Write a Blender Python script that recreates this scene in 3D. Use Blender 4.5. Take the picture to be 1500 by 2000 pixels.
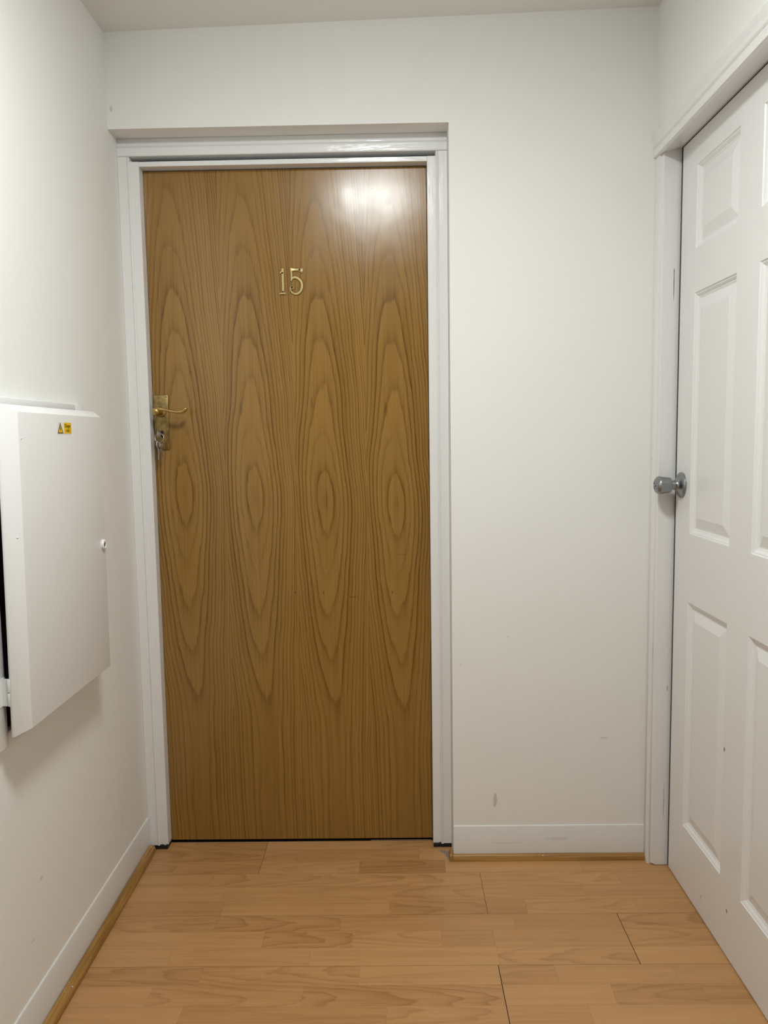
import bpy, bmesh, math, random
from mathutils import Vector, Matrix

for o in list(bpy.data.objects):
    bpy.data.objects.remove(o, do_unlink=True)
S = bpy.context.scene
C = S.collection
random.seed(7)

# ------------------------------------------------------------------ camera
cam_d = bpy.data.cameras.new('camera')
cam_d.sensor_fit = 'VERTICAL'
cam_d.sensor_height = 36.0
cam_d.lens = 1501.34 / 2000 * 36.0
cam_d.clip_start = 0.02
cam_o = bpy.data.objects.new('camera', cam_d)
C.objects.link(cam_o)
r_ = Vector((0.99981699, 0.01176660, -0.01508418))
u_ = Vector((0.01388980, 0.09571239, 0.99531212))
f_ = Vector((-0.01315518, 0.99533948, -0.09553143))
m = Matrix.Identity(4)
for i in range(3):
    m[i][0] = r_[i]; m[i][1] = u_[i]; m[i][2] = -f_[i]
m[2][3] = 1.22699
cam_o.matrix_world = m
S.camera = cam_o

# ------------------------------------------------------------------ world, exposure
w = bpy.data.worlds.new('world'); S.world = w
w.use_nodes = True
bg = w.node_tree.nodes['Background']
bg.inputs[0].default_value = (1, 0.97, 0.93, 1); bg.inputs[1].default_value = 0.0
S.view_settings.view_transform = 'Standard'
S.view_settings.look = 'None'
S.view_settings.gamma = 1
S.view_settings.use_curve_mapping = False
S.view_settings.exposure = 0.05
S.cycles.caustics_reflective = False
S.cycles.caustics_refractive = False
S.cycles.sample_clamp_indirect = 6.0
LAMP_STRENGTH = 84.0
LAMP_COLOR = (0.945, 1.0, 0.995)
LAMP_POS = (-0.07, 0.945)

# ------------------------------------------------------------------ dimensions (metres)
XL = -0.7538      # left wall face
D = 2.1415        # back wall face
DD = 2.2469       # face of the wooden door
XRW = 0.712       # right wall face
XR = 0.7655       # face of the white door
RX = 0.1596       # right edge of the door recess
RZ = 2.063        # top of the door recess
YB = -2.6         # wall behind the camera
def ceil_z(x): return 2.3097 + (x - XL) * 0.0232

# ------------------------------------------------------------------ node helper
class V:
    def __init__(s, nt, sock): s.nt, s.s = nt, sock
    def _b(s, op, o, rev=False):
        n = s.nt.nodes.new('ShaderNodeMath'); n.operation = op
        a, b = (o, s) if rev else (s, o)
        for i, q in enumerate((a, b)):
            if isinstance(q, V): s.nt.links.new(q.s, n.inputs[i])
            elif q is not None: n.inputs[i].default_value = q
        return V(s.nt, n.outputs[0])
    def __add__(s, o): return s._b('ADD', o)
    def __radd__(s, o): return s._b('ADD', o)
    def __sub__(s, o): return s._b('SUBTRACT', o)
    def __rsub__(s, o): return s._b('SUBTRACT', o, True)
    def __mul__(s, o): return s._b('MULTIPLY', o)
    def __rmul__(s, o): return s._b('MULTIPLY', o)
    def __truediv__(s, o): return s._b('DIVIDE', o)
    def pow(s, o): return s._b('POWER', o)
    def mn(s, o): return s._b('MINIMUM', o)
    def mx(s, o): return s._b('MAXIMUM', o)
    def lt(s, o): return s._b('LESS_THAN', o)
    def f1(s, op):
        return s._b(op, None)
    def sqrt(s): return s.f1('SQRT')
    def abs(s): return s.f1('ABSOLUTE')
    def frac(s): return s.f1('FRACT')
    def floor(s): return s.f1('FLOOR')
    def sin(s): return s.f1('SINE')
    def step(s, a, b):      # smoothstep from a to b
        n = s.nt.nodes.new('ShaderNodeMapRange'); n.interpolation_type = 'SMOOTHSTEP'
        s.nt.links.new(s.s, n.inputs[0])
        n.inputs[1].default_value = a; n.inputs[2].default_value = b
        return V(s.nt, n.outputs[0])

class Mat:
    def __init__(s, name):
        s.m = bpy.data.materials.new(name); s.m.use_nodes = True
        s.nt = s.m.node_tree
        s.b = s.nt.nodes['Principled BSDF']
    def pos(s):
        g = s.nt.nodes.new('ShaderNodeNewGeometry')
        x = s.nt.nodes.new('ShaderNodeSeparateXYZ'); s.nt.links.new(g.outputs['Position'], x.inputs[0])
        return [V(s.nt, x.outputs[i]) for i in range(3)]
    def vec(s, x, y, z):
        n = s.nt.nodes.new('ShaderNodeCombineXYZ')
        for i, q in enumerate((x, y, z)):
            if isinstance(q, V): s.nt.links.new(q.s, n.inputs[i])
            else: n.inputs[i].default_value = q
        return n.outputs[0]
    def noise(s, v, scale=1.0, detail=2.0, rough=0.5):
        n = s.nt.nodes.new('ShaderNodeTexNoise')
        s.nt.links.new(v, n.inputs['Vector'])
        n.inputs['Scale'].default_value = scale; n.inputs['Detail'].default_value = detail
        n.inputs['Roughness'].default_value = rough
        return V(s.nt, n.outputs[0])
    def attr(s, name):
        n = s.nt.nodes.new('ShaderNodeAttribute'); n.attribute_type = 'OBJECT'; n.attribute_name = name
        return V(s.nt, n.outputs['Fac'])
    def mix(s, fac, a, b, blend='MIX'):
        n = s.nt.nodes.new('ShaderNodeMix'); n.data_type = 'RGBA'; n.blend_type = blend
        for sock, q in ((n.inputs[0], fac), (n.inputs[6], a), (n.inputs[7], b)):
            if isinstance(q, V): s.nt.links.new(q.s, sock)
            elif isinstance(q, bpy.types.NodeSocket): s.nt.links.new(q, sock)
            elif isinstance(q, (int, float)): sock.default_value = q
            else: sock.default_value = (*q, 1)
        return n.outputs[2]
    def color(s, q):
        if isinstance(q, bpy.types.NodeSocket): s.nt.links.new(q, s.b.inputs['Base Color'])
        else: s.b.inputs['Base Color'].default_value = (*q, 1)
    def rough(s, q):
        if isinstance(q, V): s.nt.links.new(q.s, s.b.inputs['Roughness'])
        else: s.b.inputs['Roughness'].default_value = q
    def bump(s, h, strength=0.2, dist=0.001):
        n = s.nt.nodes.new('ShaderNodeBump'); n.inputs['Strength'].default_value = strength
        n.inputs['Distance'].default_value = dist
        s.nt.links.new(h.s, n.inputs['Height']); s.nt.links.new(n.outputs[0], s.b.inputs['Normal'])
    def blobs(s, lst):
        """sum of soft elliptical marks at world places: (x,y,z, rx,ry,rz, strength)"""
        x, y, z = s.pos(); tot = None
        nz = s.noise(s.vec(x * 1, y * 1, z * 1), 160, 3, 0.7)
        for (cx, cy, cz, ax, ay, az, st) in lst:
            d = ((x - cx) / ax).pow(2) + ((y - cy) / ay).pow(2) + ((z - cz) / az).pow(2)
            k = (1.0 - (d + (nz - 0.5) * 1.6)).step(0.0, 0.8) * st
            tot = k if tot is None else tot.mx(k)
        return tot

def simple(name, col, rough=0.5, metal=0.0, bump=None):
    M = Mat(name); M.color(col); M.rough(rough); M.b.inputs['Metallic'].default_value = metal
    if bump:
        x, y, z = M.pos()
        M.bump(M.noise(M.vec(x, y, z), bump[0], 2), bump[1], bump[2])
    return M.m

# ---- wall emulsion
def wall_paint(name, marks=()):
    M = Mat(name); x, y, z = M.pos()
    n = M.noise(M.vec(x, y, z), 2.2, 3)
    col = M.mix(n, (0.825, 0.815, 0.785), (0.85, 0.84, 0.81))
    if marks:
        col = M.mix(M.blobs(marks), col, (0.42, 0.39, 0.35))
    M.color(col); M.rough(0.72)
    M.b.inputs['Specular IOR Level'].default_value = 0.3
    h = M.noise(M.vec(x, y, z), 14, 3) * 1.2 + M.noise(M.vec(x, y, z), 190, 2) * 0.2
    M.bump(h, 0.22, 0.004)
    return M.m

# ---- satin paint on woodwork
def gloss_paint(name, vert=True, rough=0.24, col=(0.80, 0.80, 0.79), marks=(), wob=0.35):
    M = Mat(name); x, y, z = M.pos()
    c = col
    n = M.noise(M.vec(x, y, z), 5, 2)
    cc = M.mix(n, tuple(q * 0.975 for q in col), tuple(min(q * 1.02, 0.9) for q in col))
    if marks:
        cc = M.mix(M.blobs(marks), cc, (0.16, 0.145, 0.13))
    M.color(cc); M.rough(rough)
    if vert: h = M.noise(M.vec(x * 260, y * 260, z * 14), 1, 2) * 0.35 + M.noise(M.vec(x * 60, y * 60, z * 22), 1, 2)
    else: h = M.noise(M.vec(x * 14, y * 14, z * 260), 1, 2) * 0.35 + M.noise(M.vec(x * 22, y * 22, z * 60), 1, 2)
    M.bump(h, wob, 0.0016)
    return M.m

# ---- moulded white door with embossed grain
def door_paint(name):
    M = Mat(name); x, y, z = M.pos()
    cc = M.mix(M.blobs([(XR, 1.748, 0.49, .02, .006, .007, .8), (XR, 1.712, 0.112, .02, .005, .006, .9), (XR, 1.86, 0.055, .02, .004, .006, .5)]),
               (0.80, 0.79, 0.775), (0.12, 0.10, 0.08))
    M.color(cc); M.rough(0.3)
    warp = M.noise(M.vec(y * 3, z * 3, 0.3), 1, 2)
    g = M.noise(M.vec(y * 240 + warp * 30, z * 9, 0), 1, 3)
    g2 = ((y * 90 + M.noise(M.vec(y * 8, z * 3.0, 4), 1, 2) * 14) * 1.0).sin() * 0.35
    M.bump(g * 0.8 + g2 * 0.25, 0.13, 0.0012)
    return M.m

# ---- slip-matched crown-cut oak veneer of the wooden door
def veneer():
    M = Mat('oak_veneer'); x, y, z = M.pos()
    lx = (x - (-0.6966)) - 0.0
    q = (lx + 0.004) / 0.2075
    leaf = q.floor(); u = q.frac() * 0.2075
    zz = z + leaf * 0.013
    off = leaf * 0.13
    nz1 = M.noise(M.vec(u * 7, zz * 1.3, off), 1, 2) - 0.5        # broad wander
    nz2 = M.noise(M.vec(u * 13, zz * 2.4, off + 3), 1, 2) - 0.5   # uneven tips
    nz3 = M.noise(M.vec(u * 95, zz * 5.0, off + 7), 1, 2) - 0.5   # fibre jag
    dz = zz - 1.075
    du = u - 0.084 + dz * 0.018 + nz1 * 0.016 + (M.noise(M.vec(1.7, zz * 3.4, off + 5), 1, 2) - 0.5) * 0.022
    adz = (dz * dz + 0.0036).sqrt() - 0.054
    # towards the foot of the door the crowns run out into straight grain
    sm = M.nt.nodes.new('ShaderNodeMath'); sm.operation = 'SMOOTH_MIN'
    M.nt.links.new(adz.s, sm.inputs[0]); sm.inputs[1].default_value = 0.62; sm.inputs[2].default_value = 0.16
    adz = V(M.nt, sm.outputs[0]) * dz.lt(0.0) + adz * (1.0 - dz.lt(0.0))
    adz = adz + nz2 * 0.17 * (dz * dz * 20.0 + 0.25).mn(1.0) + nz3 * 0.055
    F = (du * du + 0.0102 * adz.mx(0.002)).mx(0.0)
    s = F.sqrt()
    phase = s * 30.0 + s * s * 520.0
    fr = phase.frac()
    idx = phase.floor()
    band = M.noise(M.vec(idx * 3.71, off * 0.3, 0.5), 1, 0)
    ring = (1.0 - fr).pow(4.0) * fr.step(0.0, 0.12)
    ringv = ring * (0.40 + band * 1.1) * (0.30 + 0.80 * (du.abs() / s.mx(0.004)).mn(1.0))
    fine = M.noise(M.vec(x * 620, z * 7, 1), 1, 2)
    fine2 = M.noise(M.vec(x * 190 + nz1 * 6.0, z * 1.6, 6), 1, 2)
    blot = M.noise(M.vec(x * 5, z * 2.2, 9), 1, 2)
    val = ringv * 1.05 + (fine - 0.5) * 0.22 + (fine2 - 0.5) * 0.62 + (blot - 0.5) * 0.30 + (band - 0.5) * 0.30
    fac = val.step(-0.40, 0.95)
    col = M.mix(fac, (0.345, 0.190, 0.046), (0.118, 0.047, 0.003))
    # small dark knots, pin marks and scratches in the veneer
    marks = M.blobs([(-0.0491, DD, 1.9294, .004, .05, .003, .95), (-0.2964, DD, 0.775, .0016, .05, .005, .9),
                     (-0.2127, DD, 0.774, .0016, .05, .005, .9), (-0.009, DD, 0.7715, .0016, .05, .005, .9),
                     (-0.1247, DD, 0.7591, .020, .05, .0012, .7), (0.02, DD, 0.885, .030, .05, .0010, .4),
                     (-0.44, DD, 1.32, .006, .05, .028, .3), (-0.235, DD, 1.33, .004, .05, .025, .35), (-0.02, DD, 1.31, .006, .05, .025, .45)])
    col = M.mix(marks, col, (0.07, 0.032, 0.008))
    M.color(col)
    sm = M.noise(M.vec(x * 12, z * 9, 3), 1, 3)
    M.rough(0.15 + sm * 0.15)
    M.b.inputs['Specular IOR Level'].default_value = 0.5
    h = M.noise(M.vec(x * 20, z * 14, 2), 1, 1) * 0.5 + (1.0 - ringv) * 0.02 + fine * 0.05
    M.bump(h, 0.22, 0.0022)
    return M.m

# ---- beech laminate; every stave carries its own tone, seed and figure
def laminate():
    M = Mat('beech_laminate'); x, y, z = M.pos()
    sd = M.attr('seed'); tone = M.attr('tone'); fig = M.attr('figure'); yc = M.attr('axis')
    v = y - yc
    nz = M.noise(M.vec(x * 6, v * 22, sd * 17), 1, 3) - 0.5
    nf = M.noise(M.vec(x * 18, v * 60, sd * 9), 1, 2) - 0.5
    crown = v * v * 105.0 + (x - sd * 1.3) * (0.9 * fig) + nz * (0.08 + 0.20 * fig.abs()) + nf * 0.03
    ph = crown * 9.0
    fr = ph.frac()
    ring = fr.pow(3.0) * (1.0 - fr.step(0.90, 1.0))
    fine = M.noise(M.vec(x * 10, v * 420, sd * 5), 1, 2)
    str_ = M.noise(M.vec(x * 2.2, v * 110, sd * 3), 1, 3)
    patch = M.noise(M.vec(x * 3.5, v * 14, sd * 7), 1, 2)
    val = ring * (0.12 + 0.42 * fig.abs()) + (fine - 0.5) * 0.35 + (str_ - 0.5) * 0.55 + (patch - 0.5) * 0.40 + tone
    fac = val.step(-0.55, 1.10)
    col = M.mix(fac, (0.575, 0.312, 0.130), (0.270, 0.117, 0.033))
    M.color(col); M.rough(0.34 + str_ * 0.1)
    M.b.inputs['Specular IOR Level'].default_value = 0.45
    M.bump(fine * 0.4 + ring * 0.3, 0.06, 0.0008)
    return M.m

def oak(name, along):
    M = Mat(name); x, y, z = M.pos()
    a = {'x': x, 'y': y}[along]; b = {'x': y, 'y': x}[along]
    n = M.noise(M.vec(a * 7, b * 260, z * 260), 1, 3)
    n2 = M.noise(M.vec(a * 3, b * 60, z * 60), 1, 2)
    M.color(M.mix((n * 0.6 + n2 * 0.5).step(0.3, 0.8), (0.47, 0.26, 0.075), (0.22, 0.105, 0.022)))
    M.rough(0.38); M.bump(n, 0.15, 0.0006)
    return M.m

def brass(name, c1, c2, rough):
    M = Mat(name); x, y, z = M.pos()
    n = M.noise(M.vec(x, y, z), 55, 4, 0.6)
    M.color(M.mix(n.step(0.35, 0.65), c1, c2)); M.b.inputs['Metallic'].default_value = 1.0
    M.rough(rough + (n - 0.5) * 0.25)
    return M.m

MT = {
    'wall': wall_paint('white_emulsion'),
    'wall_back': wall_paint('white_emulsion_back', [(0.2811, D, 0.178, .007, .03, .026, .55), (0.595, D, 0.3616, .016, .03, .003, .4), (-0.742, D, 2.115, .005, .03, .010, .45),
                                                    (0.40, D, 0.09, .02, .03, .006, .2), (0.184, D, 0.5816, .004, .03, .003, .4), (0.32, D, 0.66, .004, .03, .003, .35)]),
    'wall_left': wall_paint('white_emulsion_left', [(XL, 1.53, 0.315, .03, .008, .004, .55), (XL, 1.48, 0.21, .03, .01, .004, .3), (XL, 2.0, 0.2, .03, .01, .03, .1)]),
    'ceiling': wall_paint('ceiling_emulsion'),
    'trim': gloss_paint('white_gloss_trim', True, 0.22, (0.81, 0.80, 0.785)),
    'trim_h': gloss_paint('white_gloss_trim_head', False, 0.18, (0.81, 0.81, 0.80), wob=0.55),
    'trim_r': gloss_paint('white_gloss_jamb', True, 0.26, (0.80, 0.79, 0.78), [
        (0.752, 2.10, 1.62, .0018, .03, .05, .85), (0.752, 2.10, 1.655, .0018, .03, .012, .8), (0.714, 2.12, 1.16, .003, .03, .008, .8),
        (0.714, 2.12, 0.945, .0022, .03, .011, .95), (0.714, 2.12, 0.305, .0022, .03, .009, .9), (0.714, 2.12, 0.42, .002, .03, .03, .45),
        (0.753, 2.10, 0.19, .0018, .03, .07, .45), (0.716, 2.12, 0.62, .0025, .03, .05, .3), (0.756, 2.10, 0.52, .002, .03, .01, .5)]),
    'skirt': gloss_paint('white_skirting', False, 0.34, (0.735, 0.715, 0.69), [(0.46, D, 0.062, .04, .03, .006, .18), (0.31, D, 0.05, .06, .03, .004, .12)], wob=0.2),
    'lid': gloss_paint('white_cupboard_paint', True, 0.42, (0.80, 0.79, 0.775), wob=0.10),
    'lid_frame': gloss_paint('white_cupboard_frame', True, 0.4, (0.79, 0.79, 0.78), wob=0.3),
    'wdoor': door_paint('white_moulded_door'),
    'veneer': veneer(),
    'door_edge': simple('dark_oak_lipping', (0.16, 0.08, 0.025), 0.5),
    'lam': laminate(),
    'lam_base': simple('laminate_core', (0.17, 0.10, 0.045), 0.8),
    'sub': simple('dark_subfloor', (0.03, 0.026, 0.022), 0.9),
    'oak_y': oak('oak_bead_side', 'y'), 'oak_x': oak('oak_bead_back', 'x'),
    'brass': brass('aged_brass', (0.50, 0.36, 0.13), (0.26, 0.19, 0.085), 0.36),
    'brass_l': brass('lever_brass', (0.66, 0.49, 0.20), (0.50, 0.35, 0.13), 0.30),
    'brass_n': brass('numeral_brass', (0.72, 0.58, 0.30), (0.52, 0.40, 0.18), 0.28),
    'steel': simple('satin_chrome', (0.30, 0.31, 0.32), 0.30, 1.0),
    'nickel': simple('key_nickel', (0.52, 0.51, 0.49), 0.25, 1.0),
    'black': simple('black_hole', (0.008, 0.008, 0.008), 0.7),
    'ink': simple('black_print', (0.015, 0.013, 0.01), 0.5),
    'yellow': simple('yellow_vinyl', (0.80, 0.50, 0.01), 0.4),
    'vinyl': simple('white_vinyl', (0.80, 0.79, 0.76), 0.4),
    'dark': simple('cupboard_interior', (0.07, 0.055, 0.045), 0.9),
    'caulk': simple('grey_filler', (0.26, 0.20, 0.15), 0.9, bump=(120, 0.4, 0.002)),
    'plastic': simple('white_plastic', (0.82, 0.81, 0.79), 0.3),
    'gap_dark': simple('grey_gap_shade', (0.045, 0.04, 0.042), 0.8),  # shade of the white door's edge gap, put into the colour
    'leak_metal': simple('light_leak_metal', (0.75, 0.72, 0.62), 0.25, 1.0),  # bright metal for the light leak under the wooden door
}
def emissive(name, col, st):
    M = Mat(name); M.color((0.9, 0.9, 0.88)); M.b.inputs['Emission Color'].default_value = (*col, 1)
    M.b.inputs['Emission Strength'].default_value = st
    return M.m
MT['lamp'] = emissive('lamp_diffuser', LAMP_COLOR, LAMP_STRENGTH)

# ------------------------------------------------------------------ geometry helpers
def box(bm, x0, x1, y0, y1, z0, z1, bev=0.0, seg=2):
    vs = [bm.verts.new((x, y, z)) for x in (x0, x1) for y in (y0, y1) for z in (z0, z1)]
    fs = [bm.faces.new([vs[i] for i in q]) for q in ((0, 1, 3, 2), (4, 6, 7, 5), (0, 4, 5, 1), (2, 3, 7, 6), (0, 2, 6, 4), (1, 5, 7, 3))]
    if bev:
        es = list({e for f in fs for e in f.edges})
        bmesh.ops.bevel(bm, geom=es, offset=bev, segments=seg, profile=0.5, affect='EDGES')
def prism(bm, pts, axis, a0, a1):
    """extrude a 2-D outline along an axis; outline in the two other axes, in order"""
    def P(p, a):
        if axis == 'x': return (a, p[0], p[1])
        if axis == 'y': return (p[0], a, p[1])
        return (p[0], p[1], a)
    A = [bm.verts.new(P(p, a0)) for p in pts]; B = [bm.verts.new(P(p, a1)) for p in pts]
    n = len(pts)
    for i in range(n): bm.faces.new((A[i], A[(i + 1) % n], B[(i + 1) % n], B[i]))
    bm.faces.new(A[::-1]); bm.faces.new(B)
def lathe(bm, prof, origin, axis, seg=32):
    """prof: (radius, distance along axis)"""
    a = Vector(axis).normalized(); o = Vector(origin)
    e1 = a.orthogonal().normalized(); e2 = a.cross(e1)
    rings = []
    for r, h in prof:
        if r < 1e-6: rings.append([bm.verts.new(o + a * h)])
        else: rings.append([bm.verts.new(o + a * h + (e1 * math.cos(2 * math.pi * k / seg) + e2 * math.sin(2 * math.pi * k / seg)) * r) for k in range(seg)])
    for A, B in zip(rings, rings[1:]):
        for k in range(seg):
            k2 = (k + 1) % seg
            if len(A) == 1 and len(B) == 1: continue
            if len(A) == 1: bm.faces.new((A[0], B[k], B[k2]))
            elif len(B) == 1: bm.faces.new((A[k], A[k2], B[0]))
            else: bm.faces.new((A[k], A[k2], B[k2], B[k]))
def catmull(pts, n=6, closed=False):
    P = [Vector(p) for p in pts]; out = []
    N = len(P)
    rng = range(N if closed else N - 1)
    for i in rng:
        p0 = P[(i - 1) % N] if closed or i > 0 else P[0] * 2 - P[1]
        p1 = P[i]; p2 = P[(i + 1) % N]
        p3 = P[(i + 2) % N] if closed or i + 2 < N else P[-1] * 2 - P[-2]
        for k in range(n):
            t = k / n
            out.append(0.5 * ((2 * p1) + (p2 - p0) * t + (2 * p0 - 5 * p1 + 4 * p2 - p3) * t * t + (3 * p1 - p0 - 3 * p2 + p3) * t ** 3))
    if not closed: out.append(P[-1])
    return out
def tube(bm, pts, radii, seg=12, closed=False, depth=None, up=(0, 1, 0)):
    """round or flattened bar along points; depth = radii along 'up'"""
    P = [Vector(p) for p in pts]; N = len(P); rings = []
    upv = Vector(up)
    for i, p in enumerate(P):
        a = P[(i - 1) % N] if closed or i > 0 else P[0]
        b = P[(i + 1) % N] if closed or i < N - 1 else P[-1]
        t = (b - a).normalized()
        e2 = (upv - t * upv.dot(t)); e2 = e2.normalized() if e2.length > 1e-5 else t.orthogonal().normalized()
        e1 = t.cross(e2).normalized()
        r = radii[i] if hasattr(radii, '__len__') else radii
        d = (depth[i] if hasattr(depth, '__len__') else depth) if depth is not None else r
        rings.append([bm.verts.new(p + e1 * math.cos(2 * math.pi * k / seg) * r + e2 * math.sin(2 * math.pi * k / seg) * d) for k in range(seg)])
    pairs = list(zip(rings, rings[1:] + ([rings[0]] if closed else [])))
    if not closed: pairs = pairs[:N - 1]
    for A, B in pairs:
        for k in range(seg): bm.faces.new((A[k], A[(k + 1) % seg], B[(k + 1) % seg], B[k]))
    if not closed:
        bm.faces.new(rings[0][::-1]); bm.faces.new(rings[-1])
def obj(name, bm, mat, parent=None, smooth=False, auto=None):
    bmesh.ops.recalc_face_normals(bm, faces=bm.faces[:])
    xs = [v.co for v in bm.verts]
    c = Vector(((min(v.x for v in xs) + max(v.x for v in xs)) / 2, (min(v.y for v in xs) + max(v.y for v in xs)) / 2, min(v.z for v in xs)))
    for v in bm.verts: v.co -= c
    me = bpy.data.meshes.new(name)
    if smooth or auto:
        for f in bm.faces: f.smooth = True
        if auto:
            lim = math.radians(auto)
            for e in bm.edges:
                if len(e.link_faces) == 2 and e.calc_face_angle(0) > lim: e.smooth = False
    bm.to_mesh(me); bm.free()
    me.materials.append(MT[mat] if isinstance(mat, str) else mat)
    o = bpy.data.objects.new(name, me); C.objects.link(o)
    put(o, c, parent)
    return o
def put(o, loc, parent):
    o.location = loc
    if parent is not None:
        o.parent = parent
        o.matrix_parent_inverse = WM[parent.name].inverted()
    WM[o.name] = Matrix.Translation(loc) if parent is None else Matrix.Translation(loc)
WM = {}
def empty(name, loc):
    o = bpy.data.objects.new(name, None); C.objects.link(o); o.empty_display_size = 0.05
    put(o, Vector(loc), None); return o
def tag(o, label, cat=None, kind=None, group=None):
    o['label'] = label
    if cat: o['category'] = cat
    if kind: o['kind'] = kind
    if group: o['group'] = group
    return o
def NB(): return bmesh.new()

# ================================================================== SETTING
# ---- floor: dark subfloor, laminate boards of three strips, staves
bm = NB(); box(bm, XL - 0.1, 0.95, YB - 0.1, 2.32, -0.06, -0.0095)
floor = tag(obj('floor', bm, 'sub'), 'beech laminate floor of staggered strips across the hallway', 'floor', 'structure')
FX0, FX1 = XL - 0.0, 0.80
PITCH = 0.1925; TOP = 2.0716
known_end = {-1: -0.40, 0: 0.228, 1: 0.559, 2: 0.228}
known = {(-1, 0): [-0.62, -0.05, 0.31], (-1, 1): [-0.3023, 0.06, 0.44], (-1, 2): [-0.5585, -0.1139, 0.133, 0.52],
         (0, 0): [-0.5251, -0.21, 0.3905, 0.61], (0, 1): [-0.48, -0.2089, 0.50], (0, 2): [-0.4655, -0.0262, 0.331, 0.62],
         (1, 0): [-0.47, -0.1513, 0.1095, 0.2911], (1, 1): [-0.3372, -0.1178, 0.1028, 0.2309], (1, 2): [-0.55, -0.2158, -0.0973, 0.2333],
         (2, 0): [-0.46, -0.0944, 0.357, 0.63], (2, 1): [-0.56, -0.2188, 0.47, 0.6699], (2, 2): [-0.4747, -0.0311, 0.4045]}
dark_st = {(-1, 2, -0.1139): 0.34, (0, 2, -0.0262): 0.20, (0, 2, FX0): 0.16, (0, 2, 0.228): 0.24, (-1, 1, FX0): 0.16, (1, 0, -0.1513): 0.10,
           (0, 1, -0.2089): 0.02, (2, 0, FX0): 0.12, (2, 0, -0.0944): -0.12, (1, 2, -0.0973): -0.14, (2, 1, FX0): 0.02, (2, 0, 0.228): 0.10, (1, 2, FX0): -0.02}
fig_st = {(1, 0, -0.47): 1.0, (1, 1, -0.3372): 1.0, (2, 0, FX0): -0.8, (2, 0, -0.46): -0.9, (2, 1, -0.2188): 1.0, (0, 0, -0.5251): 0.9, (0, 0, -0.21): 0.9, (-1, 1, FX0): 0.8,
          (-1, 2, -0.1139): 0.8, (1, 1, -0.1178): -0.9, (1, 2, 0.2333): -0.9, (0, 0, 0.3905): -0.7, (1, 0, 0.559): -0.9}
rnd = random.Random(21)
for row in range(-1, 9):
    ya, yb = TOP - (row + 1) * PITCH, TOP - row * PITCH
    end = known_end.get(row, rnd.uniform(-0.3, 0.5))
    for (bx0, bx1) in ((FX0, end), (end, FX1)):
        g = 0.0005
        # the boards' own gap; a couple of end joints have opened a little
        ge = 0.0009 if row in (1, 2) else 0.0005
        px0 = bx0 + (ge if bx0 == end else 0); px1 = bx1 - (ge if bx1 == end else 0)
        if row == -1: yb2 = 2.2475
        else: yb2 = yb
        bm = NB(); box(bm, px0, px1, ya + g, yb2 - g, -0.0094, -0.0012)
        pl = obj('plank', bm, 'lam_base', floor)
        for st in range(3):
            s1 = yb - st * PITCH / 3; s0 = s1 - PITCH / 3
            if (row, st) in known: js = known[(row, st)]
            else:
                js = []; xx = FX0 + rnd.uniform(0.1, 0.3)
                while xx < FX1 - 0.08: js.append(xx); xx += rnd.uniform(0.2, 0.45)
            cuts = [bx0] + [j for j in js if bx0 + 0.03 < j < bx1 - 0.03] + [bx1]
            for a, b in zip(cuts, cuts[1:]):
                e0 = 0.00012 if a != bx0 else (ge if bx0 == end else 0)
                e1 = 0.00012 if b != bx1 else (ge if bx1 == end else 0)
                gy0 = g if st == 2 else 0.0001; gy1 = g if st == 0 else 0.0001
                if min(s1, yb2) - gy1 <= s0 + gy0: continue
                bm = NB(); box(bm, a + e0, b - e1, s0 + gy0, min(s1, yb2) - gy1, -0.0012, rnd.uniform(-0.00006, 0.0))
                sv = obj('stave', bm, 'lam', pl)
                sv['seed'] = rnd.uniform(-0.9, 0.9)
                sv['axis'] = (s0 + s1) / 2 + rnd.uniform(-0.02, 0.02)
                sv['tone'] = dark_st.get((row, st, a), rnd.gauss(0.0, 0.10))
                sv['figure'] = fig_st.get((row, st, a), rnd.choice([0.0, 0.0, 0.0, 0.25, -0.3, 0.7, -0.7]))
y_end = TOP - 9 * PITCH
bm = NB(); box(bm, FX0, FX1, YB, y_end - 0.0005, -0.0094, 0)
pf = obj('plank_field', bm, 'lam', floor); pf['kind'] = 'stuff'; pf['seed'] = 0.2; pf['axis'] = 0.0; pf['tone'] = 0.0; pf['figure'] = 0.0

# ---- back wall: right part and lintel over the recess in one L
bm = NB()
prism(bm, [(RX, 0), (0.95, 0), (0.95, 2.42), (XL - 0.1, 2.42), (XL - 0.1, RZ), (RX, RZ)], 'y', D, D + 0.16)
wb = obj('wall_back', bm, 'wall_back'); tag(wb, 'white painted end wall to the right of the wooden door', 'wall', 'structure')
# ---- left wall with the opening of the meter cupboard
HY0, HY1, HZ0, HZ1 = 1.412, 1.80, 0.675, 1.285
bm = NB()
for (y0, y1, z0, z1) in ((YB, HY0, 0, 2.42), (HY1, 2.32, 0, 2.42), (HY0, HY1, 0, HZ0), (HY0, HY1, HZ1, 2.42)):
    box(bm, XL - 0.12, XL, y0, y1, z0, z1)
bmesh.ops.remove_doubles(bm, verts=bm.verts[:], dist=1e-5)
wl = obj('wall_left', bm, 'wall_left'); tag(wl, 'white painted left wall carrying the meter cupboard', 'wall', 'structure')
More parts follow.
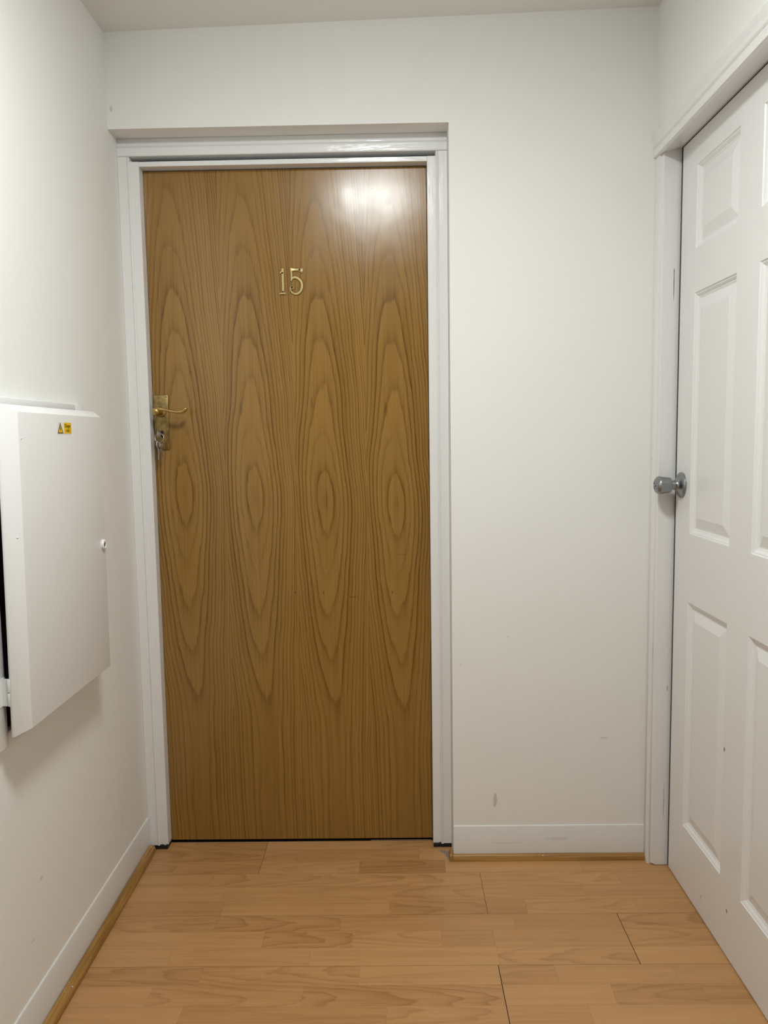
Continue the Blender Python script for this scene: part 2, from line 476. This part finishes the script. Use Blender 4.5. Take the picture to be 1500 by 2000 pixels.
# ---- right wall around the white door's opening
OY0, OY1, OZ = 1.272, 2.112, 1.985
bm = NB()
prism(bm, [(YB, 0), (OY0, 0), (OY0, OZ), (OY1, OZ), (OY1, 0), (D, 0), (D, 2.42), (YB, 2.42)], 'x', XRW, XRW + 0.10)
tag(obj('wall_right', bm, 'wall'), 'white painted right wall above the white panelled door', 'wall', 'structure')
bm = NB(); box(bm, XL - 0.12, 0.95, YB - 0.1, YB, 0, 2.42)
tag(obj('wall_front', bm, 'wall'), 'white wall closing the hallway behind the viewer', 'wall', 'structure')
bm = NB()
vs = [(XL - 0.12, ceil_z(XL - 0.12)), (0.95, ceil_z(0.95)), (0.95, 2.5), (XL - 0.12, 2.5)]
prism(bm, vs, 'y', YB - 0.1, 2.32)
tag(obj('ceiling', bm, 'ceiling'), 'plain white painted ceiling over the hallway', 'ceiling', 'structure')

# ---- skirting
def skirt_prof(t, h):
    return [(0, 0), (t, 0), (t, h - 0.003), (t - 0.0012, h - 0.0008), (t - 0.003, h), (0, h)]
bm = NB(); prism(bm, [(XL + a, b) for a, b in skirt_prof(0.004, 0.1035)], 'y', YB, 2.203)
tag(obj('baseboard_left', bm, 'skirt', auto=40), 'low white painted skirting along the left wall', 'skirting', 'structure')
bm = NB(); prism(bm, [(D - a, b) for a, b in skirt_prof(0.0034, 0.1025)], 'x', RX + 0.0005, 0.7135)
tag(obj('baseboard_back', bm, 'skirt', auto=40), 'short white painted skirting on the end wall beside the wooden door', 'skirting', 'structure')

# ---- oak beads at the foot of the skirting
def quad_prof(wd, h, n=6):
    p = [(0, 0), (wd, 0), (wd, h * 0.22)]
    for k in range(1, n): a = math.pi / 2 * k / n; p.append((wd * (0.25 + 0.75 * math.cos(a)), h * (0.22 + 0.78 * math.sin(a))))
    p += [(wd * 0.25, h), (0, h)]
    return p
t2 = empty('trim_2', (XL + 0.015, 1.0, 0))
tag(t2, 'narrow oak beading running along the foot of the left skirting', 'beading', 'structure')
bm = NB(); prism(bm, [(XL + 0.0054 + a, b) for a, b in quad_prof(0.0187, 0.021)], 'y', YB, 2.196)
obj('bead', bm, 'oak_y', t2, auto=35)
for (fy, fz, dx, rr) in ((1.60, 0.0175, 0.0135, 0.0016), (1.58, 0.021, 0.006, 0.0009), (1.70, 0.016, 0.0150, 0.0008), (2.185, 0.020, 0.007, 0.0016)):
    bm = NB(); bmesh.ops.create_uvsphere(bm, u_segments=10, v_segments=6, radius=rr, matrix=Matrix.Translation((XL + 0.0072 + dx, fy, fz)))
    obj('paint_fleck', bm, 'plastic', t2, True)
t3 = empty('trim_3', (0.43, D, 0))
tag(t3, 'short oak beading at the foot of the end wall skirting', 'beading', 'structure')
bm = NB(); prism(bm, [(D - 0.0044 - a, b) for a, b in quad_prof(0.0115, 0.0185)], 'x', 0.149, 0.7165)
obj('bead', bm, 'oak_x', t3, auto=35)
bm = NB(); prism(bm, [(RX - 0.0005 - a, b) for a, b in quad_prof(0.0115, 0.0185)], 'y', D - 0.0165, D + 0.028)
obj('bead_return', bm, 'oak_y', t3, auto=35)
bm = NB(); prism(bm, [(0.1475, D - 0.012), (0.1475, D + 0.040), (0.120, D + 0.052), (0.126, D + 0.040), (0.136, D + 0.030), (0.141, D + 0.012)], 'z', 0.0, 0.0008)
obj('filler', bm, 'caulk', t3)
for (fx, fz) in ((0.418, 0.016), (0.44, 0.006)):
    bm = NB(); bmesh.ops.create_uvsphere(bm, u_segments=10, v_segments=6, radius=0.0018, matrix=Matrix.Translation((fx, D - 0.0135, fz)))
    obj('paint_fleck', bm, 'plastic', t3, True)

# ================================================================== WOODEN DOOR AND ITS FRAME
YA = 2.2050     # face of the architrave
YF = 2.2140     # face of the lining
t1 = empty('trim_1', (-0.30, YA, 0))
tag(t1, 'white gloss door frame set back in the recess round the wooden door', 'door frame', 'structure')
def ragged(bm, x0, x1, y0, y1, z0, z1, seed, amp=0.004):
    """upright board whose foot is roughly cut"""
    rr = random.Random(seed); n = 8
    pts = [(x0 + (x1 - x0) * k / n, z0 + rr.uniform(0, amp)) for k in range(n + 1)] + [(x1, z1), (x0, z1)]
    prism(bm, pts, 'y', y0, y1)
# lining (inner band), legs and head
def jamb_leg(sx0, sx1, inner, seed):
    bm = NB(); ragged(bm, sx0, sx1, YF, 2.30, 0.010, 2.003, seed)
    return obj('lining_leg', bm, 'trim', t1)
jamb_leg(-0.7280, -0.6975, 1, 3); jamb_leg(0.1045, 0.1345, -1, 4)
bm = NB(); box(bm, -0.6975, 0.1045, YF, 2.30, 1.9895, 2.003, 0.0012)
obj('lining_head', bm, 'trim_h', t1)
# architrave legs: flat band with a small bead on the inner edge
def arch_leg(x_out, x_in, seed):
    s = 1 if x_in > x_out else -1
    y = YA
    prof = [(x_out, YF + 0.03), (x_out, y), (x_in - s * 0.0085, y), (x_in - s * 0.0075, y + 0.0022), (x_in - s * 0.006, y + 0.0008), (x_in - s * 0.003, y - 0.0002),
            (x_in - s * 0.0008, y + 0.0014), (x_in, y + 0.004), (x_in, YF + 0.03)]
    bm = NB(); prism(bm, prof, 'z', 0.0125, 2.0135)
    rr = random.Random(seed)
    for v in bm.verts:
        if v.co.z < 0.02: v.co.z += rr.uniform(-0.002, 0.003)
    return obj('architrave_leg', bm, 'trim', t1, auto=35)
arch_leg(XL + 0.0006, -0.7215, 11); arch_leg(RX - 0.0006, 0.1275, 12)
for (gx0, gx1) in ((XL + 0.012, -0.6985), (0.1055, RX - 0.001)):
    bm = NB(); box(bm, gx0, gx1, YA + 0.003, 2.30, -0.001, 0.0105)  # black block added as the shade in the gap under each leg
    obj('foot_gap_shade', bm, 'black', t1)
# architrave head across both legs
y = YA - 0.001
hp = [(YF + 0.03, 2.0145), (y + 0.001, 2.0145), (y - 0.0006, 2.0165), (y - 0.0006, 2.0355), (y + 0.0024, 2.0375), (y + 0.0010, 2.0390), (y - 0.0010, 2.0405), (y - 0.0004, 2.0420),
      (y + 0.0034, 2.0432), (y + 0.0030, 2.0600), (y + 0.0045, 2.0626), (YF + 0.03, 2.0626)]
bm = NB(); prism(bm, hp, 'x', XL + 0.0006, RX - 0.0006)
obj('architrave_head', bm, 'trim_h', t1, auto=35)
# bright metal strip standing in for light leaking under the door's right half
bm = NB(); box(bm, -0.085, 0.100, 2.2485, 2.262, -0.004, 0.0022, 0.0006)
obj('light_leak_strip', bm, 'leak_metal', t1)
bm = NB(); box(bm, XL, RX, 2.2525, 2.32, -0.0095, -0.0022)
obj('threshold_board', bm, 'sub', t1)

d1 = empty('door_1', (-0.30, DD, 0))
tag(d1, 'flush oak veneered flat door with brass number and lever handle', 'door', 'structure')
bm = NB(); box(bm, -0.6962, 0.1032, DD, DD + 0.044, 0.0085, 1.9868, 0.0008)
obj('leaf', bm, 'veneer', d1)

# ---- numerals
def zp(u, v):   # drawing units of the numeral sheet -> door plane
    return (-0.3173 + (u / 10.714 + 500 - 546) * 0.001465 - 0.0, 1.7142 - (v / 10.714 + 490 - 524) * 0.001432)
def ribbon(bm, path, widths, t=0.0042, y0=DD):
    """flat bar of varying width with softened shoulders, laid on the door"""
    P = [Vector(zp(*p)) for p in path]; N = len(P); k = 0.001465 / 10.714
    rings = []
    for i, p in enumerate(P):
        tn = (P[min(i + 1, N - 1)] - P[max(i - 1, 0)]).normalized(); n = Vector((-tn.y, tn.x))
        h = widths[i] * k / 2
        sec = [(-h, 0), (-h, t * 0.55), (-h * 0.62, t), (h * 0.62, t), (h, t * 0.55), (h, 0)]
        rings.append([bm.verts.new((p.x + n.x * a, y0 - b, p.y + n.y * a)) for a, b in sec])
    for A, B in zip(rings, rings[1:]):
        for j in range(6): bm.faces.new((A[j], A[(j + 1) % 6], B[(j + 1) % 6], B[j]))
    bm.faces.new(rings[0]); bm.faces.new(rings[-1][::-1])
def spline2(path, widths, n=5):
    q = catmull([(p[0], p[1], w_) for p, w_ in zip(path, widths)], n)
    return [(a.x, a.y) for a in q], [a.z for a in q]
def screw(parent, x, z, yy, r=0.0022, mat='black'):
    bm = NB(); lathe(bm, [(0, 0.0012), (r * 0.7, 0.0011), (r, 0.0004), (r, -0.001)], (x, yy, z), (0, -1, 0), 14)
    return obj('screw', bm, mat, parent, auto=40)
one = NB()
ribbon(one, [(558, 375), (560, 900)], [66, 70])
ribbon(one, [(575, 375), (550, 440), (495, 470)], [30, 75, 26], 0.0039)
ribbon(one, [(484, 905), (505, 896), (550, 888), (600, 896), (616, 905)], [34, 40, 62, 40, 34], 0.0040)
n1 = obj('numeral_one', one, 'brass_n', d1, auto=45); n1['label'] = 'brass figure 1'
five = NB()
ribbon(five, [(722, 402), (880, 404), (930, 412), (980, 422)], [76, 66, 84, 118])
ribbon(five, [(742, 366), (742, 560), (735, 640)], [46, 46, 36], 0.0040)
pa, wa = spline2([(728, 625), (765, 575), (820, 562), (885, 590), (938, 650), (957, 730), (940, 820), (890, 885), (825, 908), (760, 888), (716, 835), (706, 785), (722, 750)],
                 [30, 52, 64, 66, 66, 66, 66, 62, 56, 46, 36, 28, 26])
ribbon(five, pa, wa)
k_ = 0.001465 / 10.714
ring = [Vector((zp(745, 773)[0] + 33 * k_ * math.cos(a), DD - 0.003, zp(745, 773)[1] + 33 * k_ * math.sin(a))) for a in [2 * math.pi * i / 20 for i in range(20)]]
tube(five, ring, 15 * k_, 8, True)
n5 = obj('numeral_five', five, 'brass_n', d1, auto=45); n5['label'] = 'brass figure 5'
for (u, v, pr, yy) in ((550, 467, n1, DD - 0.0042), (556, 862, n1, DD - 0.0042), (912, 408, n5, DD - 0.0042), (745, 773, n5, DD - 0.0010)):
    screw(pr, *zp(u, v), yy, 0.0026)

# ---- lever handle on its backplate
hd = empty('door_handle', (-0.673, DD, 1.28)); put(hd, Vector((-0.673, DD, 1.28)), d1)
hd['label'] = 'aged brass scroll lever handle on a plain backplate'
bm = NB(); box(bm, -0.6942, -0.6515, DD - 0.0045, DD, 1.2035, 1.3605, 0.0014)
obj('backplate', bm, 'brass', hd, auto=35)
for (sx, sz) in ((-0.6895, 1.3555), (-0.6560, 1.3555), (-0.6895, 1.2085), (-0.6560, 1.2085)):
    screw(hd, sx, sz, DD - 0.0045, 0.0024, 'brass')
bm = NB()
lathe(bm, [(0, 0.0), (0.0155, 0.0), (0.0155, 0.003), (0.0125, 0.006), (0.0085, 0.010), (0.0075, 0.022), (0.0085, 0.034), (0.0105, 0.041), (0.0100, 0.050), (0.006, 0.0545), (0, 0.0555)], (-0.6735, DD - 0.004, 1.3125), (0, -1, 0), 28)
lev = [(-0.6800, 1.3120, .0058, .006), (-0.6735, 1.3165, .0064, .0065), (-0.6660, 1.3195, .0056, .007), (-0.6540, 1.3185, .0046, .0078), (-0.6415, 1.3155, .0040, .0078),
       (-0.6250, 1.3120, .0039, .0076), (-0.6090, 1.3098, .0042, .0076), (-0.5975, 1.3115, .0052, .0078), (-0.5905, 1.3160, .0056, .0078), (-0.5875, 1.3200, .0050, .007), (-0.5865, 1.3225, .0022, .004)]
cp = catmull([(a, b, 0) for a, b, c, d in lev], 5); cr = catmull([(c, d, 0) for a, b, c, d in lev], 5)
tube(bm, [(p.x, DD - 0.050, p.y) for p in cp], [q.x for q in cr], 14, False, [q.y for q in cr], (0, 1, 0))
lv = obj('lever', bm, 'brass_l', hd, auto=50)
bm = NB(); box(bm, -0.6755, -0.6695, DD - 0.0052, DD - 0.002, 1.238, 1.256, 0.001); 
lathe(bm, [(0, 0.0053), (0.0052, 0.0053), (0.0052, 0.002)], (-0.6725, DD, 1.2535), (0, -1, 0), 18)
obj('keyhole', bm, 'black', hd)

# ---- bunch of keys hanging from the lock
kb = empty('bunch_of_keys', (-0.672, DD - 0.03, 1.172))
tag(kb, 'bunch of metal keys on a split ring hanging from the wooden door lock', 'keys')
bm = NB()
lathe(bm, [(0, 0.0), (0.0030, 0.0), (0.0030, 0.022), (0.0038, 0.023), (0.0038, 0.026), (0, 0.026)], (-0.6725, DD - 0.003, 1.2495), (0, -1, 0), 14)
pts = [Vector((-0.6725, DD - 0.036 + 0.009 * math.cos(a), 1.2495 + 0.011 * math.sin(a))) for a in [2 * math.pi * i / 24 for i in range(24)]]
tube(bm, pts, 0.0024, 8, True, 0.0016, (1, 0, 0))
obj('key', bm, 'nickel', kb, auto=45)
rc = Vector((-0.6712, DD - 0.036, 1.2375)); rr_ = 0.0128
for off in (0.0, 0.0016):
    pts = [rc + Vector((rr_ * math.cos(a), off - 0.0008 + 0.003 * math.sin(a), rr_ * math.sin(a))) for a in [2 * math.pi * i / 40 for i in range(40)]]
    bm = NB(); tube(bm, pts, 0.00085, 8, True)
    obj('ring_coil', bm, 'nickel', kb, True)
def hang_key(x, yy, ztop, yaw, tilt, L):
    """key with a round pierced bow, shoulder, shank and cut bit, hanging bow up"""
    bm = NB()
    pts = [Vector((0.0085 * math.cos(a), 0, -0.010 + 0.0095 * math.sin(a))) for a in [2 * math.pi * i / 24 for i in range(24)]]
    tube(bm, pts, 0.0028, 8, True, 0.0011, (0, 1, 0))
    zz = -0.019; prof = [(-0.0042, zz), (0.0042, zz), (0.0042, zz - 0.005), (0.0032, zz - 0.006), (0.0032, -L + 0.004), (0, -L)]
    z1 = -L + 0.003; n = 5
    for i in range(n):
        a = z1 + (abs(zz - 0.009) and (zz - 0.009 - z1)) * i / n; b = z1 + (zz - 0.009 - z1) * (i + 1) / n
        dpt = (-0.0032, -0.0016, -0.0028, -0.0012, -0.0024)[i]
        prof += [(dpt, a + 0.0006), (dpt, b - 0.0006)]
    prism(bm, prof, 'y', -0.0011, 0.0011)
    R = Matrix.Translation((x, yy, ztop)) @ Matrix.Rotation(yaw, 4, 'Z') @ Matrix.Rotation(tilt, 4, 'Y')
    for v in bm.verts: v.co = R @ v.co
    return obj('key', bm, 'nickel', kb, auto=40)
hang_key(-0.6735, DD - 0.035, 1.2290, math.radians(66), math.radians(3), 0.054)
hang_key(-0.6690, DD - 0.032, 1.2275, math.radians(80), math.radians(-6), 0.050)

# ================================================================== WHITE PANELLED DOOR ON THE RIGHT
JY = 2.1005     # face of the far jamb
t4 = empty('trim_4', (XRW, 1.7, 0))
tag(t4, 'white moulded door frame round the panelled door on the right wall', 'door frame', 'structure')
# far jamb: lining and architrave leg (foot rounded on the outer side)
bm = NB()
lp = [(0.7215, 0.012), (0.7235, 0.0065), (0.7275, 0.0035), (0.7335, 0.002), (0.80, 0.002), (0.80, 1.985), (0.7215, 1.985)]
prism(bm, lp, 'y', JY, OY1 + 0.02)
for e in bm.edges: pass
obj('lining_leg', bm, 'trim_r', t4)
bm = NB()
ap = [(0.7225, JY - 0.0002), (0.7195, JY + 0.0006), (0.7180, JY + 0.004), (0.7172, JY + 0.011), (0.7150, JY + 0.015), (0.7138, JY + 0.020), (0.7120, JY + 0.026), (0.7112, D - 0.001), (0.7225, D - 0.001)]
prism(bm, [(a, b) for a, b in ap], 'z', 0.004, 1.9605)
for v in bm.verts:
    if v.co.z < 0.01: v.co.z += max(0.0, (0.7215 - v.co.x)) * 1.5 + 0.001
obj('architrave_leg', bm, 'trim_r', t4, auto=40)
# near jamb, outside the picture
bm = NB(); box(bm, 0.7145, 0.80, OY0, OY0 + 0.026, 0.002, 1.985, 0.001)
obj('lining_leg', bm, 'trim_r', t4)
bm = NB(); box(bm, 0.702, XRW + 0.002, OY0 - 0.045, OY0 + 0.020, 0.002, 1.9605, 0.002)
obj('architrave_leg', bm, 'trim_r', t4)
bm = NB(); prism(bm, [(0.7145, 1.9600), (0.80, 1.9775), (0.80, 1.992), (0.7145, 1.992)], 'y', OY0, OY1 + 0.02)
obj('lining_head', bm, 'trim', t4)
hp = [(XRW + 0.003, 1.9590), (0.7068, 1.9592), (0.7052, 1.9604), (0.7050, 1.9770), (0.7066, 1.9785), (0.7070, 1.9815), (0.7052, 1.9830), (0.7030, 1.9850), (0.7024, 1.9880), (0.7034, 1.9905),
      (0.7058, 1.9930), (0.7060, 1.9980), (0.7046, 2.0030), (0.7024, 2.0080), (0.7012, 2.0130), (0.7016, 2.0170), (0.7034, 2.0195), (XRW + 0.003, 2.0205)]
bm = NB(); prism(bm, hp, 'y', OY0 - 0.06, D - 0.0006)
# prism along y takes (x, z) outlines
obj('architrave_head', bm, 'trim', t4, auto=40)

d2 = empty('door_2', (XR, 1.70, 0))
tag(d2, 'white six panelled moulded door on the right with a chrome knob', 'door', 'structure')
LY0, LY1, LZ0, LZ1 = 1.302, 2.0890, 0.004, 1.9668
cols = [(1.407, 1.645), (1.753, 1.992)]
rws = [(0.178, 0.788), (0.968, 1.580), (1.689, 1.893)]
bm = NB()
ys = [LY0] + [q for c in cols for q in c] + [LY1]
zs = [LZ0] + [q for c in rws for q in c] + [LZ1]
def vq(bm, pts): return bm.faces.new([bm.verts.new(p) for p in pts])
for i in range(len(ys) - 1):
    for j in range(len(zs) - 1):
        if i % 2 == 1 and j % 2 == 1: continue
        vq(bm, [(XR, ys[i], zs[j]), (XR, ys[i + 1], zs[j]), (XR, ys[i + 1], zs[j + 1]), (XR, ys[i], zs[j + 1])])
# sides and back
xb = XR + 0.038
for a, b in (((LY0, LZ0), (LY1, LZ0)), ((LY1, LZ0), (LY1, LZ1)), ((LY1, LZ1), (LY0, LZ1)), ((LY0, LZ1), (LY0, LZ0))):
    vq(bm, [(XR, *a), (XR, *b), (xb, *b), (xb, *a)])
vq(bm, [(xb, LY0, LZ0), (xb, LY0, LZ1), (xb, LY1, LZ1), (xb, LY1, LZ0)])
bmesh.ops.remove_doubles(bm, verts=bm.verts[:], dist=1e-5)
obj('leaf', bm, 'wdoor', d2)
bm = NB(); box(bm, XR + 0.0008, 0.80, LY1 + 0.0004, JY - 0.0002, 0.004, 1.9720); box(bm, XR + 0.0008, 0.80, LY0, LY1, LZ1 + 0.0004, 1.9700 + 0.0035)  # dark strips added as the shade in the gap beside and above the leaf
obj('gap_shade', bm, 'gap_dark', t4)
# each panel: stepped moulding, bevel, raised field
steps = [(0.0, 0.0), (0.0025, 0.0028), (0.0045, 0.0030), (0.0075, 0.0052), (0.0105, 0.0080), (0.0125, 0.0084), (0.0150, 0.0098), (0.0175, 0.0100), (0.0420, 0.0032), (0.0435, 0.0026)]
for (a0, a1) in cols:
    for (b0, b1) in rws:
        bm = NB(); rings = []
        for ins, dep in steps:
            rings.append([bm.verts.new((XR + dep, yy, zz)) for yy, zz in ((a0 + ins, b0 + ins), (a1 - ins, b0 + ins), (a1 - ins, b1 - ins), (a0 + ins, b1 - ins))])
        for A, B in zip(rings, rings[1:]):
            for k in range(4): bm.faces.new((A[k], A[(k + 1) % 4], B[(k + 1) % 4], B[k]))
        bm.faces.new(rings[-1])
        # close the back so the panel is a solid pan
        bk = [bm.verts.new((XR + 0.016, v.co.y, v.co.z)) for v in rings[0]]
        for k in range(4): bm.faces.new((rings[0][k], rings[0][(k + 1) % 4], bk[(k + 1) % 4], bk[k]))
        bm.faces.new(bk)
        obj('panel', bm, 'wdoor', d2)
# knob
kn = empty('door_knob', (XR, 2.050, 1.0915)); put(kn, Vector((XR, 2.050, 1.0915)), d2)
kn['label'] = 'satin chrome round door knob on a domed rose'
K = (XR, 2.050, 1.0915)
bm = NB(); lathe(bm, [(0, 0.0), (0.0335, 0.0), (0.0338, 0.003), (0.0322, 0.0055), (0.0280, 0.008), (0.0215, 0.0105), (0.0160, 0.013), (0.0135, 0.0165), (0.0128, 0.021), (0, 0.021)], K, (-1, 0, 0), 40)
obj('rose', bm, 'steel', kn, auto=35)
bm = NB(); lathe(bm, [(0, 0.018), (0.0118, 0.018), (0.0118, 0.030), (0.0190, 0.0305), (0.0200, 0.0325), (0.0222, 0.050), (0.0240, 0.0600), (0.0242, 0.0612), (0.0234, 0.0626), (0.0210, 0.0668), (0.0165, 0.0700), (0.0100, 0.0716), (0.0098, 0.0706), (0.0050, 0.0706), (0, 0.0706)], K, (-1, 0, 0), 40)
obj('knob', bm, 'steel', kn, auto=35)
bm = NB(); lathe(bm, [(0, 0.0738), (0.0030, 0.0738), (0.0036, 0.0728), (0.0036, 0.070)], K, (-1, 0, 0), 16)
obj('turn_button', bm, 'steel', kn, auto=35)

# ================================================================== METER CUPBOARD ON THE LEFT WALL
mc = empty('meter_cupboard', (XL, 1.61, 0.655))
tag(mc, 'white electricity meter cupboard on the left wall with a yellow warning sticker', 'cupboard')
def lean(bm, k=0.027, z0=0.69):
    for v in bm.verts: v.co.y += (v.co.z - z0) * k
# recessed dark liner
bm = NB()
box(bm, XL - 0.10, XL - 0.092, HY0, HY1, HZ0, HZ1)
box(bm, XL - 0.10, XL, HY0, HY0 + 0.004, HZ0, HZ1); box(bm, XL - 0.10, XL, HY1 - 0.004, HY1, HZ0, HZ1)
box(bm, XL - 0.10, XL, HY0, HY1, HZ0, HZ0 + 0.004); box(bm, XL - 0.10, XL, HY0, HY1, HZ1 - 0.004, HZ1)
obj('liner', bm, 'dark', mc)
# frame of four boards
fx = XL + 0.0145
FY0, FY1, FZ0, FZ1 = 1.366, 1.852, 0.653, 1.3165
def fboard(y0, y1, z0, z1):
    bm = NB(); box(bm, XL, fx, y0, y1, z0, z1, 0.0025)
    return obj('frame_board', bm, 'lid_frame', mc, auto=35)
fboard(FY0, 1.407, FZ0, FZ1); fboard(1.80, FY1, FZ0, FZ1); fboard(1.407, 1.80, FZ0, 0.682); fboard(1.407, 1.80, 1.280, FZ1)
# lid: shallow tray with splayed sides
xb, xm, xf = XL + 0.0305, XL + 0.035, XL + 0.060
B = (1.3865, 1.8380, 0.6780, 1.3008); F_ = (1.4085, 1.8145, 0.6875, 1.2865)
bm = NB()
def ringv(x, q): return [bm.verts.new((x, yy, zz)) for yy, zz in ((q[0], q[2]), (q[1], q[2]), (q[1], q[3]), (q[0], q[3]))]
R0, R1, R2 = ringv(xb, B), ringv(xm, B), ringv(xf, F_)
for A, Bq in ((R0, R1), (R1, R2)):
    for k in range(4): bm.faces.new((A[k], A[(k + 1) % 4], Bq[(k + 1) % 4], Bq[k]))
bm.faces.new(R2); 
# hollow back of the tray
Bi = (B[0] + 0.004, B[1] - 0.004, B[2] + 0.004, B[3] - 0.004); Fi = (F_[0] + 0.002, F_[1] - 0.004, F_[2] + 0.004, F_[3] - 0.004)
R3, R4 = ringv(xb, Bi), ringv(xf - 0.004, Fi)
for A, Bq in ((R0, R3), (R3, R4)):
    for k in range(4): bm.faces.new((A[k], A[(k + 1) % 4], Bq[(k + 1) % 4], Bq[k]))
bm.faces.new(R4)
bmesh.ops.recalc_face_normals(bm, faces=bm.faces[:])
es = [e for e in bm.edges if len(e.link_faces) == 2 and e.calc_face_angle(0) > 0.3]
bmesh.ops.bevel(bm, geom=es, offset=0.0013, segments=2, profile=0.5, affect='EDGES')
lean(bm)
lid = obj('lid', bm, 'lid', mc, auto=25); lid['label'] = 'white bevelled lid'
# hinges on the near edge
for hz in (0.7635, 1.217):
    yl = 1.3905 + (hz - 0.69) * 0.027
    hg = empty('hinge', (XL + 0.03, yl, hz)); put(hg, Vector((XL + 0.03, yl, hz)), mc)
    for (za, zb) in ((-0.026, -0.0008), (0.0008, 0.026)):
        bm = NB(); lathe(bm, [(0, za), (0.0042, za), (0.0046, za + 0.001), (0.0046, zb - 0.001), (0.0042, zb), (0, zb)], (XL + 0.0295, yl, hz), (0, 0, 1), 14)
        obj('knuckle', bm, 'lid_frame', hg, auto=40)
    bm = NB(); box(bm, fx, XL + 0.028, yl - 0.001, yl + 0.0008, hz - 0.026, hz + 0.026); box(bm, fx, fx + 0.0015, yl - 0.012, 1.405, hz - 0.026, hz + 0.026)
    obj('hinge_leaf', bm, 'lid_frame', hg)
# lock escutcheon on the lid
ly, lz = 1.8045, 0.9855
bm = NB(); lathe(bm, [(0.0045, 0.0), (0.0120, 0.0), (0.0122, 0.003), (0.0108, 0.0055), (0.0080, 0.0062), (0.0060, 0.0050), (0.0055, 0.0005), (0.0045, 0.0)], (xf, ly, lz), (1, 0, 0), 28)
lk = obj('lock_ring', bm, 'plastic', lid, auto=40)
bm = NB(); lathe(bm, [(0, 0.0040), (0.0060, 0.0038), (0.0064, 0.0)], (xf, ly, lz), (1, 0, 0), 20)
obj('lock_barrel', bm, 'black', lid)
# screw heads along the near bevel
for (sy, sz) in ((1.4135, 1.237), (1.402, 1.053)):
    bm = NB(); lathe(bm, [(0, 0.0012), (0.0016, 0.001), (0.0022, -0.0004)], (xf - (0.0 if sy > 1.41 else 0.0075), sy + (sz - .69) * .027 + (0.004 if sy > 1.41 else 0.0), sz), (1, -0.3, 0), 10)
    obj('screw', bm, 'lid_frame', lid, True)
# warning sticker: white backing, yellow triangle with black border and bolt, yellow square with print
def flat(name, pts, x0, t, mat, parent):
    bm = NB(); prism(bm, pts, 'x', x0, x0 + t); return obj(name, bm, mat, parent)
stk = flat('warning_sticker', [(1.588, 1.2455), (1.661, 1.2455), (1.661, 1.2705), (1.588, 1.2705)], xf, 0.0003, 'vinyl', lid)
stk['label'] = 'yellow and white electrical danger sticker'
# E: lettering pieces are built as flat print of the same part level
def print_mesh():
    bmy, bmk = NB(), NB()
    x1, x2 = xf + 0.0003, xf + 0.00045
    prism(bmk, [(1.5905, 1.2470), (1.6185, 1.2470), (1.6045, 1.2700)], 'x', x1, x2)
    prism(bmy, [(1.5945, 1.2488), (1.6145, 1.2488), (1.6045, 1.2655)], 'x', x2, x2 + 0.0001)
    prism(bmk, [(1.6050, 1.2630), (1.6020, 1.2565), (1.6045, 1.2565), (1.6030, 1.2500), (1.6072, 1.2580), (1.6048, 1.2580), (1.6062, 1.2630)], 'x', x2 + 0.0001, x2 + 0.0002)
    prism(bmy, [(1.6225, 1.2470), (1.6585, 1.2470), (1.6585, 1.2700), (1.6225, 1.2700)], 'x', x1, x2)
    return bmy, bmk
bmy, bmk = print_mesh()
def letters(txt, size, y0, z0):
    cu = bpy.data.curves.new('print', 'FONT'); cu.body = txt; cu.size = size; cu.align_x = 'CENTER'; cu.offset = 0.0002
    to = bpy.data.objects.new('print', cu); C.objects.link(to)
    dg = bpy.context.evaluated_depsgraph_get(); me = bpy.data.meshes.new_from_object(to.evaluated_get(dg))
    # facing +X: text x runs towards +Y, text y towards +Z
    me.transform(Matrix(((0, 0, 1, xf + 0.00055), (1, 0, 0, y0), (0, 1, 0, z0), (0, 0, 0, 1))))
    bmk.from_mesh(me); bpy.data.objects.remove(to); bpy.data.curves.remove(cu); bpy.data.meshes.remove(me)
letters('Danger', 0.0098, 1.6405, 1.2600)
letters('volts', 0.0095, 1.6405, 1.2505)
obj('sticker_ground', bmy, 'yellow', lid)
obj('sticker_print', bmk, 'ink', lid)

# ================================================================== CEILING LAMP (overhead, above the picture)
lc = ceil_z(LAMP_POS[0])
lp_ = empty('ceiling_light', (LAMP_POS[0], LAMP_POS[1], lc - 0.0435))
tag(lp_, 'round white flush ceiling light with opal diffuser, overhead in the hallway', 'ceiling light')
bm = NB(); lathe(bm, [(0, 0.004), (0.172, 0.004), (0.174, -0.006), (0.172, -0.016), (0.165, -0.020), (0, -0.020)], (LAMP_POS[0], LAMP_POS[1], lc), (0, 0, 1), 48)
obj('base', bm, 'plastic', lp_, auto=40)
bm = NB(); lathe(bm, [(0.160, -0.018), (0.160, -0.021), (0.152, -0.027), (0.130, -0.033), (0.100, -0.038), (0.07, -0.041), (0.035, -0.043), (0, -0.0435)], (LAMP_POS[0], LAMP_POS[1], lc), (0, 0, 1), 48)
obj('diffuser', bm, 'lamp', lp_, True)
